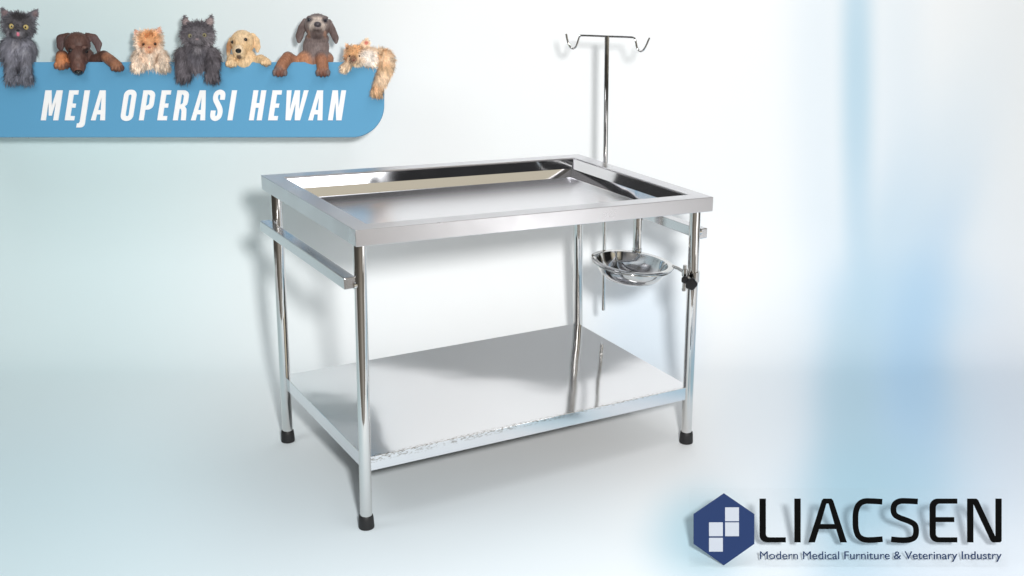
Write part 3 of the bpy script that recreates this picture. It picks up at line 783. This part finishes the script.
animal('cat', 'ginger and white kitten lying over the rounded end of the sign, one foreleg dangling', 'cat',
    balls=[(356.5, 56, 1, 12, 10.5, 10), (353.8, 59, 8, 7, 5.5, 5), (370, 58, -3, 12, 11, 9), (382, 58, -6, 10, 10, 9), (372, 62, -4, 13, 7, 8)] + paw(345.5, 66.5, 5, 4.2) + paw(376.5, 91, 3, 5) + hips(350, 72, 7),
    chains=[(.5, (350, 50, -1, 4.5), (347.5, 46.5, -1, 2), (346.4, 44, -1, .8)), (.5, (363.5, 47.5, -1, 4.8), (366, 43.5, -1, 4), (367, 39.5, -1, 1.6)),
            (1, (350, 62, 2, 4.5), (345.5, 67, 5, 4.2)), (1, (386, 58, -2, 8), (386, 68, 1.5, 7), (380, 82, 3, 6), (376.5, 91, 3.5, 5.2))],
    spots=[(355, 52, 8, 9, (216, 168, 120), .95), (353, 59, 13, 4.2, (120, 88, 72), .85), (366.3, 42.5, 2, 2.4, (210, 124, 108), .9), (368, 58, 6, 9, (246, 238, 230), .95), (375, 50, -2, 6, (240, 222, 200), .8), (384, 55, 0, 7, (224, 190, 152), .8), (385, 68, 4, 7, (226, 192, 152), .8), (377, 91, 6, 7, (222, 180, 138), .8), (347, 47, 2, 4, (208, 150, 110), .8), (347, 57, 6, 4, (196, 142, 100), .8), (362, 61, 8, 4, (232, 206, 178), .7)],
    base=(234, 210, 182), eyes=[(349.8, 56.3, 1.2, (60, 44, 38), 0), (359.2, 56.2, 1.2, (60, 44, 38), 0)],
    noses=[('nose', 353.6, 60, 1.5, 1.1, plain('nose_brown', srgb(130, 74, 62), .4))], fur=(7500, 2.2, 5.5, .62, .5), ground_px=(372, 357, 57))


# ------------------------------------------------------------------ light
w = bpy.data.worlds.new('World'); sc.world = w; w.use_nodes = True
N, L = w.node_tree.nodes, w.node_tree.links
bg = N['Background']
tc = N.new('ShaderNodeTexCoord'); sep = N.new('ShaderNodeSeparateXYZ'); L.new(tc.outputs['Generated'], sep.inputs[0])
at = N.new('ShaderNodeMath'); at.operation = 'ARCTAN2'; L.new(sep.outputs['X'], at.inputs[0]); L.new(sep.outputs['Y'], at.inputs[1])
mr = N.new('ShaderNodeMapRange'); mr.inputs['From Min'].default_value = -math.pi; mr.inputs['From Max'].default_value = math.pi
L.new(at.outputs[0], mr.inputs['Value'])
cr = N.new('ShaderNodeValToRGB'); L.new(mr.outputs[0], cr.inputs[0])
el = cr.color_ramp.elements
# made-up dark, bright and cream bands for steel reflections, by compass direction (0.5 = towards the backdrop)
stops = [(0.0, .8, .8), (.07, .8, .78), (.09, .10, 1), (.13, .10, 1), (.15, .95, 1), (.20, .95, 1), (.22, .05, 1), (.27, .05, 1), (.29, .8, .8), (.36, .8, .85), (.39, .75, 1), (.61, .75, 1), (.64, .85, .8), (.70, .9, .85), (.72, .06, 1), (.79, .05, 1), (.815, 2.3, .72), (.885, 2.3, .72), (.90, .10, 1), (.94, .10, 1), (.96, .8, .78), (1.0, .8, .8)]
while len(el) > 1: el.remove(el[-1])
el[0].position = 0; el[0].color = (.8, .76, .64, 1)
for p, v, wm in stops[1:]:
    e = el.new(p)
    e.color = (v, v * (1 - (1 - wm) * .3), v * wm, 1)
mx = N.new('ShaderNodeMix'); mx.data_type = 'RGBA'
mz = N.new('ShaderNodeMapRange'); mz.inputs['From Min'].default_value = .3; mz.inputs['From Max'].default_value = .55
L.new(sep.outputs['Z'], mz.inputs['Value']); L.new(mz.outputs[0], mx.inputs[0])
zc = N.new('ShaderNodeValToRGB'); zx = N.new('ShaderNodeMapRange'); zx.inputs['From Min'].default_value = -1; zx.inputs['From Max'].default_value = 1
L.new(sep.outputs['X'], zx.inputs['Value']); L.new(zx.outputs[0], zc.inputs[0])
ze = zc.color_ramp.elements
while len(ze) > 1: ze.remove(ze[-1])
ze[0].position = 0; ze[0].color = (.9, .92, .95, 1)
for p, v in ((.12, .9), (.15, .15), (.27, .15), (.32, .95), (.725, .95), (.75, .10), (.84, .14), (.9, .9)):  # invented bright and dark bands overhead, mirrored in the tray's sloped walls
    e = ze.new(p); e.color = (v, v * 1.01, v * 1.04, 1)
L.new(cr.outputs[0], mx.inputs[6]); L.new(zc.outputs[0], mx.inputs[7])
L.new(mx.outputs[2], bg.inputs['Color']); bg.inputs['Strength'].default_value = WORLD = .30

def area(name, loc, target, size, power, col=(1, 1, 1), shape='DISK', size_y=None):
    l = bpy.data.lights.new(name, 'AREA'); l.shape = shape; l.size = size; l.energy = power; l.color = col
    if size_y: l.size_y = size_y
    o = bpy.data.objects.new(name, l); COL.objects.link(o); o.location = loc
    o.rotation_euler = (Vector(target) - Vector(loc)).to_track_quat('-Z', 'Y').to_euler()
    return o
area('key_lamp', (.33, -.15, 2.0), (0, 4.2, .6), .24, 146, (1, .99, .975))
area('overhead_fill', (.50, 3.35, 3.4), (.50, 3.40, 0), .95, 25, (.97, .985, 1), 'RECTANGLE', 2.4)  # added fill from above, also mirrored white in the tray's back slope
area('left_fill', (-2.1, 2.6, 2.9), (-1.5, 4.4, .6), 1.3, 13, (.97, .99, 1), 'RECTANGLE', 1.3)  # extra unseen light evening out the left of the backdrop

area('rim_side_fill', (1.95, 2.22, .36), (.1, 3.3, .9), 2.0, 2.7, (1, 1, 1), 'RECTANGLE', .62)  # low light invented to brighten what the front rim mirrors
area('rim_hotspot_fill', (1.80, 2.20, .38), (.1, 3.3, .9), .26, 1.3, (1, 1, 1), 'RECTANGLE', .5)  # second invented light, makes the bright spot on the front rim

# ------------------------------------------------------------------ render settings
sc.render.engine = 'CYCLES'
sc.cycles.use_denoising = True
sc.cycles.max_bounces = 10; sc.cycles.glossy_bounces = 8; sc.cycles.diffuse_bounces = 4; sc.cycles.transparent_max_bounces = 12
sc.cycles.caustics_reflective = False; sc.cycles.caustics_refractive = False
sc.cycles.sample_clamp_indirect = 6
sc.render.resolution_x = 1024; sc.render.resolution_y = 576
sc.view_settings.view_transform = 'Standard'; sc.view_settings.look = 'None'
sc.view_settings.exposure = .03; sc.view_settings.gamma = 1
